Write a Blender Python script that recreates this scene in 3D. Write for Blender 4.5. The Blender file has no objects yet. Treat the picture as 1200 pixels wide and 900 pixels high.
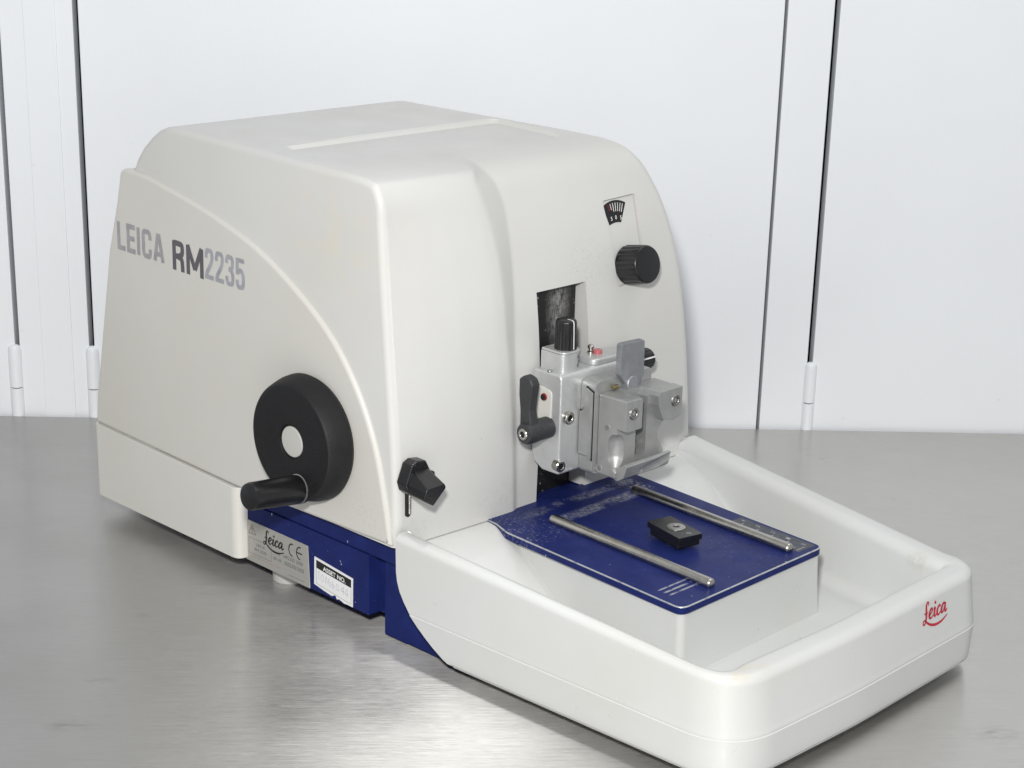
import bpy, bmesh, math, random
from mathutils import Vector, Matrix
random.seed(7)
S = 0.001                      # everything below is modelled in millimetres
scene = bpy.context.scene
COL = scene.collection

# ------------------------------------------------------------------ helpers
def link(o, parent=None):
    COL.objects.link(o)
    if parent is not None:
        o.parent = parent
    return o

def empty(name, label=None, cat=None, loc=(0, 0, 0), rz=0):
    o = bpy.data.objects.new(name, None)
    o.empty_display_size = 0.05
    o.location = Vector(loc) * S
    o.rotation_euler = (0, 0, rz)
    if label: o['label'] = label
    if cat: o['category'] = cat
    return link(o)

def obj(name, bm, mats, parent=None, smooth=True, angle=35, wn=True, label=None):
    me = bpy.data.meshes.new(name)
    bmesh.ops.scale(bm, vec=(S, S, S), verts=bm.verts)
    bm.normal_update()
    bm.to_mesh(me); bm.free()
    if not isinstance(mats, (list, tuple)): mats = [mats]
    for m in mats: me.materials.append(m)
    if smooth:
        for p in me.polygons: p.use_smooth = True
        me.set_sharp_from_angle(angle=math.radians(angle))
    o = bpy.data.objects.new(name, me)
    link(o, parent)
    if smooth and wn:
        w = o.modifiers.new('wn', 'WEIGHTED_NORMAL'); w.keep_sharp = True; w.weight = 80
    if label: o['label'] = label
    return o

def merge(dst, src, mat=0):
    """append bmesh src to dst"""
    for f in src.faces:
        if mat: f.material_index = mat
    me = bpy.data.meshes.new('tmp'); src.to_mesh(me); src.free()
    dst.from_mesh(me); bpy.data.meshes.remove(me)
    return dst

def bevel(bm, w, seg=3, ang=30):
    if w <= 0: return bm
    es = [e for e in bm.edges if len(e.link_faces) == 2 and e.calc_face_angle(0) > math.radians(ang)]
    bmesh.ops.bevel(bm, geom=es, offset=w, segments=seg, profile=0.5, affect='EDGES', clamp_overlap=True)
    return bm

def box(x0, x1, y0, y1, z0, z1, b=0, seg=3):
    bm = bmesh.new()
    bmesh.ops.create_cube(bm, size=1)
    for v in bm.verts:
        v.co = Vector(((x0 + x1) / 2 + v.co.x * (x1 - x0), (y0 + y1) / 2 + v.co.y * (y1 - y0), (z0 + z1) / 2 + v.co.z * (z1 - z0)))
    return bevel(bm, b, seg)

def fillet2d(pts, rads, n=6):
    """round the corners of a closed 2D polygon"""
    if not isinstance(rads, (list, tuple)): rads = [rads] * len(pts)
    out = []
    N = len(pts)
    for i in range(N):
        p = Vector(pts[i]); a = Vector(pts[i - 1]); b = Vector(pts[(i + 1) % N]); r = rads[i]
        if r <= 0: out.append(p); continue
        da = (a - p); db = (b - p); la, lb = da.length, db.length
        da.normalize(); db.normalize()
        ang = math.acos(max(-1, min(1, da.dot(db))))
        t = min(r / math.tan(ang / 2), la * .49, lb * .49)
        p0 = p + da * t; p1 = p + db * t
        for k in range(n + 1):
            u = k / n
            out.append(p0 * (1 - u) ** 2 + p * 2 * u * (1 - u) + p1 * u * u)
    return out

def frame(o, ex, ey, ez):
    return Matrix(((ex[0], ey[0], ez[0], o[0]), (ex[1], ey[1], ez[1], o[1]), (ex[2], ey[2], ez[2], o[2]), (0, 0, 0, 1)))

def prism(pts, d0, d1, M=None, b=0, seg=3, ang=30):
    """polygon in local xy, extruded along local z from d0 to d1, then moved by M"""
    bm = bmesh.new()
    lo = [bm.verts.new((p[0], p[1], d0)) for p in pts]
    hi = [bm.verts.new((p[0], p[1], d1)) for p in pts]
    n = len(pts)
    bm.faces.new(list(reversed(lo))); bm.faces.new(hi)
    for i in range(n):
        bm.faces.new((lo[i], lo[(i + 1) % n], hi[(i + 1) % n], hi[i]))
    bmesh.ops.recalc_face_normals(bm, faces=bm.faces)
    bevel(bm, b, seg, ang)
    if M is not None: bm.transform(M)
    return bm

def prism_x(pts, x0, x1, **k):   # pts are (y, z)
    return prism(pts, x0, x1, frame((0, 0, 0), (0, 1, 0), (0, 0, 1), (1, 0, 0)), **k)
def prism_y(pts, y0, y1, **k):   # pts are (x, z), extruded along y
    return prism([(p[0], p[1]) for p in pts], -y1, -y0, frame((0, 0, 0), (1, 0, 0), (0, 0, 1), (0, -1, 0)), **k)
def prism_z(pts, z0, z1, **k):
    return prism(pts, z0, z1, None, **k)

def lathe(prof, o, axis, n=48, ribs=0, ribd=0.0, ribrange=None):
    """prof: (r, h) along axis from o"""
    bm = bmesh.new()
    ez = Vector(axis).normalized()
    ex = ez.orthogonal().normalized(); ey = ez.cross(ex)
    rings = []
    for (r, h) in prof:
        if r < 1e-6:
            rings.append([bm.verts.new(Vector(o) + ez * h)])
        else:
            ring = []
            for k in range(n):
                a = 2 * math.pi * k / n
                rr = r
                if ribs and ribrange and ribrange[0] <= h <= ribrange[1]:
                    rr = r - ribd * (0.5 - 0.5 * math.cos(a * ribs)) ** 3
                ring.append(bm.verts.new(Vector(o) + ez * h + (ex * math.cos(a) + ey * math.sin(a)) * rr))
            rings.append(ring)
    for a, b in zip(rings, rings[1:]):
        if len(a) == 1 and len(b) == 1: continue
        for k in range(n):
            k2 = (k + 1) % n
            if len(a) == 1: bm.faces.new((a[0], b[k2], b[k]))
            elif len(b) == 1: bm.faces.new((a[k], a[k2], b[0]))
            else: bm.faces.new((a[k], a[k2], b[k2], b[k]))
    bmesh.ops.recalc_face_normals(bm, faces=bm.faces)
    return bm

def cyl(r, o, axis, h, b=0.6, n=32):
    return lathe([(0, 0), (r - b, 0), (r - b * .3, b * .3), (r, b), (r, h - b), (r - b * .3, h - b * .3), (r - b, h), (0, h)], o, axis, n)

def capscrew(o, axis, r=3.6, h=2.5):
    """socket head screw: ring with a recessed hexagon"""
    bm = lathe([(0, 0), (r, 0), (r, h - .5), (r - .5, h), (r * .56, h), (r * .5, h - .3)], o, axis, 28)
    ez = Vector(axis).normalized()
    merge(bm, lathe([(r * .5, h - .25), (r * .5, h - 1.7), (0, h - 1.7)], o, axis, 6), 1)
    return bm

def catmull(P, n):
    """uniform Catmull-Rom through points P (tuples), n samples per span"""
    P = [Vector(p) for p in P]
    out = []
    for i in range(len(P) - 1):
        p1, p2 = P[i], P[i + 1]
        p0 = P[i - 1] if i else p1 * 2 - p2
        p3 = P[i + 2] if i + 2 < len(P) else p2 * 2 - p1
        # centripetal-ish tangents limited by chord
        l0, l1, l2 = max((p1 - p0).length, 1e-6), (p2 - p1).length, max((p3 - p2).length, 1e-6)
        m1 = (p2 - p0) / (l0 + l1) * l1
        m2 = (p3 - p1) / (l1 + l2) * l1
        for k in range(n):
            t = k / n
            out.append(p1 * (2 * t**3 - 3 * t**2 + 1) + m1 * (t**3 - 2 * t**2 + t) + p2 * (-2 * t**3 + 3 * t**2) + m2 * (t**3 - t**2))
    out.append(P[-1])
    return out

def boolean(bm, cutters, op='DIFFERENCE'):
    me = bpy.data.meshes.new('a'); bm.to_mesh(me); bm.free(); me.materials.append(None); me.materials.append(None)
    o = bpy.data.objects.new('a', me); COL.objects.link(o)
    tmp = []
    for c in cutters:
        bmesh.ops.recalc_face_normals(c, faces=c.faces)
        mc = bpy.data.meshes.new('c'); c.to_mesh(mc); c.free(); mc.materials.append(None); mc.materials.append(None)
        oc = bpy.data.objects.new('c', mc); COL.objects.link(oc)
        md = o.modifiers.new('b', 'BOOLEAN'); md.operation = op; md.object = oc; md.solver = 'EXACT'
        tmp.append(oc)
    dg = bpy.context.evaluated_depsgraph_get()
    r = bpy.data.meshes.new_from_object(o.evaluated_get(dg))
    out = bmesh.new(); out.from_mesh(r)
    for t in tmp + [o]:
        m_ = t.data; bpy.data.objects.remove(t); bpy.data.meshes.remove(m_)
    bpy.data.meshes.remove(r)
    return out

def ribbon(strokes, w):
    """strokes in 2D -> flat ribbon quads; each stroke a list of control points, optional width factor as third value"""
    bm = bmesh.new()
    for si, st in enumerate(strokes):
        pts = catmull([(p[0], p[1], p[2] if len(p) > 2 else 1.0) for p in st], 8) if len(st) > 2 else [Vector((p[0], p[1], p[2] if len(p) > 2 else 1.0)) for p in st]
        prev = None
        for i, p in enumerate(pts):
            a = pts[max(i - 1, 0)]; b = pts[min(i + 1, len(pts) - 1)]
            d = Vector((b.x - a.x, b.y - a.y))
            d = d.normalized() if d.length > 1e-9 else Vector((1, 0))
            nrm = Vector((-d.y, d.x)) * w * p.z / 2
            cur = (bm.verts.new((p.x + nrm.x, p.y + nrm.y, si * .02)), bm.verts.new((p.x - nrm.x, p.y - nrm.y, si * .02)))
            if prev: bm.faces.new((prev[1], cur[1], cur[0], prev[0]))
            prev = cur
    for f in bm.faces:
        if f.normal.z < 0 or f.calc_center_median() is None: pass
    bm.normal_update()
    for f in bm.faces:
        if f.normal.z < 0: f.normal_flip()
    return bm

def disc2d(cx, cy, r, n=16):
    bm = bmesh.new()
    bm.faces.new([bm.verts.new((cx + r * math.cos(2 * math.pi * k / n), cy + r * math.sin(2 * math.pi * k / n), 0)) for k in range(n)])
    return bm

def rect2d(x0, x1, y0, y1, z=0):
    bm = bmesh.new()
    bm.faces.new([bm.verts.new(c) for c in ((x0, y0, z), (x1, y0, z), (x1, y1, z), (x0, y1, z))])
    return bm

def text(s, x0, y0, w, h, bold=0.0):
    """text as a flat mesh fitted exactly into a box (w None: natural width)"""
    cu = bpy.data.curves.new('t', 'FONT'); cu.body = s; cu.size = 1; cu.offset = bold; cu.resolution_u = 6
    o = bpy.data.objects.new('t', cu); COL.objects.link(o)
    dg = bpy.context.evaluated_depsgraph_get()
    me = bpy.data.meshes.new_from_object(o.evaluated_get(dg))
    bpy.data.objects.remove(o); bpy.data.curves.remove(cu)
    bm = bmesh.new(); bm.from_mesh(me); bpy.data.meshes.remove(me)
    xs = [v.co.x for v in bm.verts]; ys = [v.co.y for v in bm.verts]
    sy = h / (max(ys) - min(ys)); sx = sy if w is None else w / (max(xs) - min(xs))
    a, b = min(xs), min(ys)
    for v in bm.verts: v.co = Vector((x0 + (v.co.x - a) * sx, y0 + (v.co.y - b) * sy, 0))
    return bm

def condensed(s, x0, y0, w, h, t=.152):
    """bold condensed grotesque lettering drawn as strokes, fitted into w x h"""
    hw = t / 2
    G = {'I': .17, 'M': .72, 'L': .40, 'E': .43, 'C': .48, 'A': .52, 'R': .50}
    adv = []; X = 0
    for ch in s:
        g = G.get(ch, .47); adv.append((ch, X, g)); X += g + .085
    X -= .085
    k = w / X
    bm = bmesh.new()
    for ch, ox, g in adv:
        a, b, lo, hi, m = hw, g - hw, hw * .85, 1 - hw * .85, g / 2
        V = lambda x, y0_=0, y1_=1: [(x, y0_), (x, y1_)]
        H = lambda y, x0_=0, x1_=None: [(x0_, y), (g if x1_ is None else x1_, y)]
        st = {'L': [V(a), H(lo)], 'E': [V(a), H(lo), H(.51, 0, g * .93), H(hi)], 'I': [V(a)],
              'C': [[(b, .66), (b, .80), (b - .05, .93), (m, hi), (a + .05, .93), (a, .80), (a, .5), (a, .20), (a + .05, .07), (m, lo), (b - .05, .07), (b, .20), (b, .34)]],
              'A': [[(a * .8, 0), (m - .02, 1)], [(g - a * .8, 0), (m + .02, 1)], H(.27, .1, g - .1)],
              'R': [V(a), [(a, hi), (m, hi), (b - .03, .91), (b, .76), (b - .03, .59), (m, .50), (a, .50)], [(m * .95, .49), (b - .04, .42), (b - .01, .25), (b, 0)]],
              'M': [V(a), V(b), [(a * .9, 1), (m, .22)], [(g - a * .9, 1), (m, .22)]],
              '2': [[(a, .68), (a, .80), (a + .05, .93), (m, hi), (b - .04, .92), (b, .78), (b - .03, .60), (m, .38), (a + .03, .2), (a, .04)], H(lo)],
              '3': [[(a, .72), (a, .82), (a + .06, .94), (m, hi), (b - .04, .92), (b - .01, .76), (b - .05, .59), (m, .54), (m - .06, .535)], [(m - .06, .535), (m, .53), (b - .04, .46), (b, .27), (b - .04, .09), (m, lo), (a + .05, .07), (a, .18), (a, .30)]],
              '5': [H(hi, a * .9, g * .96), [(a + .01, 1), (a, .46)], [(a, .50), (m, .615), (b - .05, .55), (b, .34), (b - .04, .10), (m, lo), (a + .05, .07), (a, .18), (a, .29)]]}[ch]
        merge(bm, ribbon([[(x0 + (ox + p[0]) * k, y0 + p[1] * h, 1) for p in q] for q in st], t * k))
    return bm

def script_logo(x0, y0, w):
    """the red / black handwritten word mark with its underline swash"""
    k = w / 2.25
    st = [
        [(.40, .86, .5), (.42, 1.0, .8), (.31, 1.06, 1), (.22, .9, 1.3), (.25, .5, 1.5), (.23, .2, 1.3), (.12, .0, .9), (.0, .02, .8), (-.01, .16, .8), (.12, .2, .8), (.3, .06, 1), (.65, -.14, 1.2), (1.15, -.26, 1.3), (1.7, -.22, 1.1), (2.2, -.02, .5)],
        [(.06, .5, .7), (.2, .55, .8), (.36, .52, .6)],
        [(.5, .34, .7), (.68, .42, .8), (.78, .56, 1), (.72, .66, 1.1), (.58, .58, 1.3), (.51, .38, 1.5), (.56, .22, 1.3), (.7, .18, .9), (.86, .3, .6)],
        [(.90, .56, .6), (1.01, .62, 1.3), (.97, .4, 1.5), (.97, .24, 1.4), (1.05, .18, .9), (1.17, .28, .6)],
        [(1.5, .54, .9), (1.45, .64, 1.0), (1.32, .58, 1.2), (1.22, .38, 1.5), (1.26, .22, 1.3), (1.38, .18, .9), (1.53, .3, .6)],
        [(1.92, .56, .8), (1.84, .65, 1.0), (1.7, .56, 1.3), (1.61, .36, 1.5), (1.64, .21, 1.2), (1.74, .2, .9), (1.87, .38, .8), (1.97, .64, 1)],
        [(1.97, .64, 1), (1.93, .38, 1.5), (1.95, .23, 1.3), (2.03, .18, .9), (2.16, .3, .5)],
    ]
    st = [[(x0 + (p[0] + .10 * p[1]) * k, y0 + p[1] * k, p[2]) for p in s] for s in st]
    bm = ribbon(st, .105 * k)
    merge(bm, disc2d(x0 + (1.03 + .09) * k, y0 + .87 * k, .085 * k))
    return bm

def place2d(bm, M):
    bm.transform(M); return bm

# ------------------------------------------------------------------ materials
class NT:
    def __init__(s, name):
        s.m = bpy.data.materials.new(name); s.m.use_nodes = True
        s.t = s.m.node_tree; s.b = s.t.nodes['Principled BSDF']; s.out = s.t.nodes['Material Output']
    def n(s, typ, **k):
        nd = s.t.nodes.new(typ)
        for a, v in k.items(): setattr(nd, a, v)
        return nd
    def l(s, a, b): s.t.links.new(a, b)
    def coord(s, scale=(1, 1, 1), rot=(0, 0, 0), loc=(0, 0, 0)):
        c = s.n('ShaderNodeTexCoord'); mp = s.n('ShaderNodeMapping')
        mp.inputs['Scale'].default_value = scale; mp.inputs['Rotation'].default_value = rot; mp.inputs['Location'].default_value = loc
        s.l(c.outputs['Object'], mp.inputs['Vector']); return mp.outputs['Vector']
    def noise(s, vec, scale, detail=3, rough=.5):
        nd = s.n('ShaderNodeTexNoise'); nd.inputs['Scale'].default_value = scale; nd.inputs['Detail'].default_value = detail; nd.inputs['Roughness'].default_value = rough
        s.l(vec, nd.inputs['Vector']); return nd.outputs['Fac']
    def ramp(s, fac, a, b, lo=0.0, hi=1.0):
        nd = s.n('ShaderNodeMapRange'); nd.inputs['From Min'].default_value = a; nd.inputs['From Max'].default_value = b
        nd.inputs['To Min'].default_value = lo; nd.inputs['To Max'].default_value = hi
        s.l(fac, nd.inputs['Value']); return nd.outputs['Result']
    def math(s, op, a, b=None):
        nd = s.n('ShaderNodeMath', operation=op)
        for i, v in enumerate((a, b)):
            if v is None: continue
            if isinstance(v, (int, float)): nd.inputs[i].default_value = v
            else: s.l(v, nd.inputs[i])
        return nd.outputs[0]
    def mix(s, fac, a, b):
        nd = s.n('ShaderNodeMix', data_type='RGBA')
        if isinstance(fac, (int, float)): nd.inputs[0].default_value = fac
        else: s.l(fac, nd.inputs[0])
        for i, v in ((6, a), (7, b)):
            if isinstance(v, (tuple, list)): nd.inputs[i].default_value = (*v[:3], 1)
            else: s.l(v, nd.inputs[i])
        return nd.outputs[2]
    def bump(s, h, strength=.1, dist=.0005):
        nd = s.n('ShaderNodeBump'); nd.inputs['Strength'].default_value = strength; nd.inputs['Distance'].default_value = dist
        s.l(h, nd.inputs['Height']); s.l(nd.outputs['Normal'], s.b.inputs['Normal']); return nd
    def set(s, **k):
        for a, v in k.items():
            i = s.b.inputs[a.replace('_', ' ')]
            if isinstance(v, (int, float)): i.default_value = v
            elif isinstance(v, (tuple, list)): i.default_value = (*v[:3], 1)
            else: s.l(v, i)
    def ball(s, c, r0, r1, stretch=(1, 1, 1)):
        """1 inside r0, 0 beyond r1, around point c (mm, object space)"""
        co = s.n('ShaderNodeTexCoord')
        sub = s.n('ShaderNodeVectorMath', operation='SUBTRACT'); sub.inputs[1].default_value = Vector(c) * S
        s.l(co.outputs['Object'], sub.inputs[0])
        mul = s.n('ShaderNodeVectorMath', operation='MULTIPLY'); mul.inputs[1].default_value = stretch
        s.l(sub.outputs[0], mul.inputs[0])
        ln = s.n('ShaderNodeVectorMath', operation='LENGTH'); s.l(mul.outputs[0], ln.inputs[0])
        return s.ramp(ln.outputs['Value'], r0 * S, r1 * S, 1, 0)

def plastic(name, col, rough=.42, grain=.06, gscale=1400, spec=.5, dirt=(), stains=()):
    t = NT(name)
    v = t.coord()
    big = t.noise(v, 9, 4)
    c = t.mix(t.ramp(big, .35, .7), col, tuple(x * y for x, y in zip(col, (.965, .955, .93))))
    # small dark specks of dirt
    sp = t.noise(v, 260, 2, .4)
    c = t.mix(t.ramp(sp, .79, .84, 0, .4), c, (.20, .19, .17))
    for (p, r0, r1, st, amt, dc, sc, lo) in dirt:
        m = t.math('MULTIPLY', t.ball(p, r0, r1, st), t.ramp(t.noise(v, sc, 6, .65), lo, lo + .14))
        c = t.mix(t.math('MULTIPLY', m, amt), c, dc)
    g = t.noise(v, gscale, 2)
    t.set(Base_Color=c, Roughness=t.ramp(t.noise(v, 40, 4), .3, .7, rough - .05, rough + .07), Specular_IOR_Level=spec)
    t.bump(g, grain, .0006)
    return t.m

GREY = (.16, .155, .15)
M_hood = plastic('hood_plastic', (.60, .60, .587), .40, .09, dirt=[
    ((-2, 176, 218), 8, 30, (1, 1, .8), .22, GREY, 700, .52),
    ((0, 172, 190), 4, 30, (1, 2.2, .6), .2, GREY, 800, .57),
    ((1, 88, 72), 6, 34, (1, 1, 1.6), .10, GREY, 240, .50),
    ((2, 26, 72), 5, 26, (1, 1, 1.5), .12, GREY, 300, .52),
    ((-30, 4, 80), 6, 24, (1, 1, 1), .12, GREY, 520, .50),
    ((-60, 16, 250), 10, 60, (1, 1, 1.2), .35, (.66, .58, .42), 60, .45),
    ((-2, 240, 130), 6, 40, (1, 1, .7), .15, GREY, 620, .60)])
M_panel = plastic('side_panel_plastic', (.605, .595, .565), .42, .06, dirt=[
    ((-25, 4, 80), 6, 26, (1, 1, 1), .16, GREY, 520, .50),
    ((-240, 10, 150), 30, 120, (1, 1, 1), .12, (.6, .56, .46), 30, .42)])
M_cover = plastic('lower_cover_plastic', (.64, .63, .60), .42, .05)
M_tray = plastic('tray_plastic', (.60, .61, .605), .32, .03, 650, dirt=[
    ((264, 27, 66), 3, 14, (1, .6, 1.8), .5, (.58, .48, .30), 110, .44),
    ((262, 252, 52), 2, 14, (1, .5, 1.6), .35, GREY, 700, .50),
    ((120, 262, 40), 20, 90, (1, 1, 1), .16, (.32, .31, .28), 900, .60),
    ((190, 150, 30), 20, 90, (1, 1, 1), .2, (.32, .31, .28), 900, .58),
    ((230, 240, 60), 2, 12, (1, 1, 1), .45, (.42, .36, .26), 200, .45)])
M_paper = plastic('white_label', (.78, .79, .80), .5, .02)
M_rubberfoot = plastic('grey_rubber', (.50, .50, .48), .6, .02)

def simple(name, col, rough=.5, metal=0.0, grain=0, gscale=900, spec=.5, coat=0.0, var=.15):
    t = NT(name); v = t.coord()
    n = t.noise(v, 120, 4, .6)
    c = t.mix(t.ramp(n, .3, .7), tuple(x * (1 - var) for x in col), tuple(min(1, x * (1 + var)) for x in col))
    t.set(Base_Color=c, Metallic=metal, Roughness=t.ramp(t.noise(v, 60, 4), .3, .7, max(.02, rough - .06), rough + .06), Specular_IOR_Level=spec)
    if coat: t.set(Coat_Weight=coat, Coat_Roughness=.1)
    if grain: t.bump(t.noise(v, gscale, 3), grain, .0006)
    return t.m

M_blackwheel = simple('black_textured_plastic', (.011, .011, .0125), .55, 0, .4, 1300, .30)
M_blackgloss = simple('black_gloss_plastic', (.008, .008, .009), .30, 0, .05, 900, .5)
M_blackhandle = simple('black_handle_plastic', (.008, .008, .009), .33, 0, .06, 900, .5)
M_leverblack = simple('charcoal_lever_plastic', (.028, .029, .032), .5, 0, .30, 1400, .5)
M_dark = simple('dark_hole', (.006, .006, .007), .7)
M_steel = simple('polished_steel', (.46, .445, .415), .24, 1, .02, 400)
M_screw = simple('screw_steel', (.42, .415, .40), .34, 1)
M_alu = simple('cast_aluminium_paint', (.58, .59, .59), .40, .55, .10, 1300, .5, 0, .06)
M_alu2 = simple('anodised_aluminium', (.41, .415, .41), .40, .6, .12, 1300, .5, 0, .07)
M_alubright = simple('machined_aluminium', (.46, .46, .455), .5, .7, .03, 700)
M_lever = simple('grey_metallic_lever', (.30, .31, .33), .42, .6, .06, 1300)
M_red = simple('red_enamel', (.28, .02, .025), .4)
M_pink = simple('pink_enamel', (.45, .12, .13), .35)
M_whitemark = simple('white_mark', (.72, .72, .70), .5)
M_inkblack = simple('black_ink', (.012, .012, .013), .5)
M_inkgrey = simple('grey_ink', (.10, .098, .095), .5)
M_inkpale = simple('pale_pen_ink', (.50, .50, .56), .6)
M_inkred = simple('red_ink', (.45, .012, .035), .45)
M_txtlight = simple('light_grey_lettering', (.36, .355, .37), .45, .2)
M_txtdark = simple('dark_grey_lettering', (.115, .110, .125), .45, .2)
M_txtmid = simple('blue_grey_lettering', (.37, .375, .41), .45, .2)

def blue_paint(name, plate=False):
    t = NT(name); v = t.coord()
    base = t.mix(t.ramp(t.noise(v, 70, 5), .3, .7), (.010, .017, .096), (.014, .023, .125))
    sp = t.noise(v, 330, 2, .4)
    chips = t.ramp(sp, .75, .785, 0, .8)
    met = chips
    c = t.mix(chips, base, (.50, .52, .58))
    if plate:
        co = t.n('ShaderNodeTexCoord'); sx = t.n('ShaderNodeSeparateXYZ'); t.l(co.outputs['Object'], sx.inputs[0])
        X, Y, Z = sx.outputs
        def band(s, a, b, soft):
            return t.math('MULTIPLY', t.ramp(s, a - soft, a, 0, 1), t.ramp(s, b, b + soft, 1, 0))
        # wear rubbed across the plate by the knife holder: streaks run along x, bands lie along y
        st = t.noise(t.coord((260, 1500, 1)), 1.0, 3, .7)
        fine = t.ramp(st, .44, .66)
        blot = t.ramp(t.noise(v, 75, 5, .65), .38, .56)
        off = t.math('MULTIPLY', t.math('SUBTRACT', t.noise(v, 25, 3), .5), .006)
        Xo = t.math('ADD', X, off)
        b1 = t.math('MULTIPLY', t.math('MULTIPLY', band(Xo, .013, .0185, .003), band(Y, .108, .196, .02)), t.math('MULTIPLY', fine, t.math('MULTIPLY', blot, t.ramp(Y, .10, .19, .45, 1.0))))
        b2 = t.math('MULTIPLY', t.math('MULTIPLY', band(Xo, .031, .0385, .003), band(Y, .118, .182, .012)), t.math('MULTIPLY', fine, blot))
        b4 = t.math('MULTIPLY', band(Y, .078, .094, .003), t.math('MULTIPLY', t.ramp(t.noise(t.coord((1, 1, 1)), 300, 2), .45, .6), 1))
        lines = t.math('MAXIMUM', t.math('MAXIMUM', band(X, .1545, .1556, .0004), band(X, .159, .1604, .0004)), band(X, .1636, .1648, .0004))
        b4 = t.math('MULTIPLY', t.math('MULTIPLY', lines, band(Y, .077, .099, .003)), t.ramp(t.noise(v, 200, 4), .32, .5))
        b5 = t.math('MULTIPLY', t.math('MULTIPLY', band(X, .004, .05, .01), t.ramp(Y, .08, .115, 1, 0)), t.ramp(t.noise(v, 500, 5, .7), .56, .68, 0, .6))
        b6 = t.math('MULTIPLY', t.math('MULTIPLY', band(X, .012, .034, .006), band(Y, .193, .203, .004)), t.ramp(t.noise(v, 420, 5, .7), .50, .62, 0, .7))
        w = t.math('MAXIMUM', t.math('MAXIMUM', t.math('MULTIPLY', b1, .95), t.math('MULTIPLY', b2, .9)), t.math('MAXIMUM', t.math('MULTIPLY', b4, .55), t.math('MAXIMUM', b5, b6)))
        c = t.mix(w, c, (.56, .57, .60))
        # scuffs of lighter blue
        lb = t.math('MULTIPLY', t.ramp(t.noise(v, 24, 3), .54, .66), t.ramp(t.noise(v, 380, 5, .75), .55, .68))
        c = t.mix(t.math('MULTIPLY', lb, .55), c, (.06, .10, .34))
        met = t.math('MAXIMUM', t.math('MULTIPLY', w, .5), t.math('MULTIPLY', chips, .5))
        t.set(Metallic=met)
    t.set(Base_Color=c, Roughness=t.ramp(t.noise(v, 60, 4), .3, .7, .32, .44), Specular_IOR_Level=.12)
    t.bump(t.noise(v, 900, 3), .10, .0005)
    return t.m
M_blue = blue_paint('blue_enamel')
M_blueplate = blue_paint('blue_plate_enamel', True)

def worn_edge():
    t = NT('worn_blue_edge'); v = t.coord()
    f = t.ramp(t.noise(v, 110, 7, .75), .30, .50)
    t.set(Base_Color=t.mix(f, (.014, .023, .12), (.60, .61, .62)), Metallic=t.math('MULTIPLY', f, .8), Roughness=.33)
    return t.m
M_worn = worn_edge()

def ratingmetal():
    t = NT('brushed_rating_plate'); v = t.coord((60, 60, 2600))
    n = t.noise(v, 1, 3)
    t.set(Base_Color=t.mix(n, (.42, .405, .375), (.52, .505, .475)), Metallic=.45, Roughness=.45)
    return t.m
M_rating = ratingmetal()

def slotmat():
    t = NT('waxy_black_slot'); v = t.coord()
    sm = t.math('MULTIPLY', t.ball((-13, 155, 192), 1, 24, (1, 1.9, .72)), t.ramp(t.noise(t.coord((1, 1, .5), (.5, 0, 0)), 520, 6, .75), .36, .60))
    sm2 = t.math('MULTIPLY', t.ball((-13, 140, 78), 2, 26, (1, .7, 2.6)), t.ramp(t.noise(v, 520, 6, .75), .55, .68, 0, .6))
    sp = t.ramp(t.noise(v, 520, 2, .4), .72, .77, 0, .55)
    c = t.mix(t.math('MAXIMUM', t.math('MULTIPLY', sm, .42), t.math('MAXIMUM', sm2, sp)), (.008, .008, .009), (.72, .71, .69))
    t.set(Base_Color=c, Roughness=.42)
    t.bump(t.noise(v, 600, 4), .1)
    return t.m
M_slot = slotmat()

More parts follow.
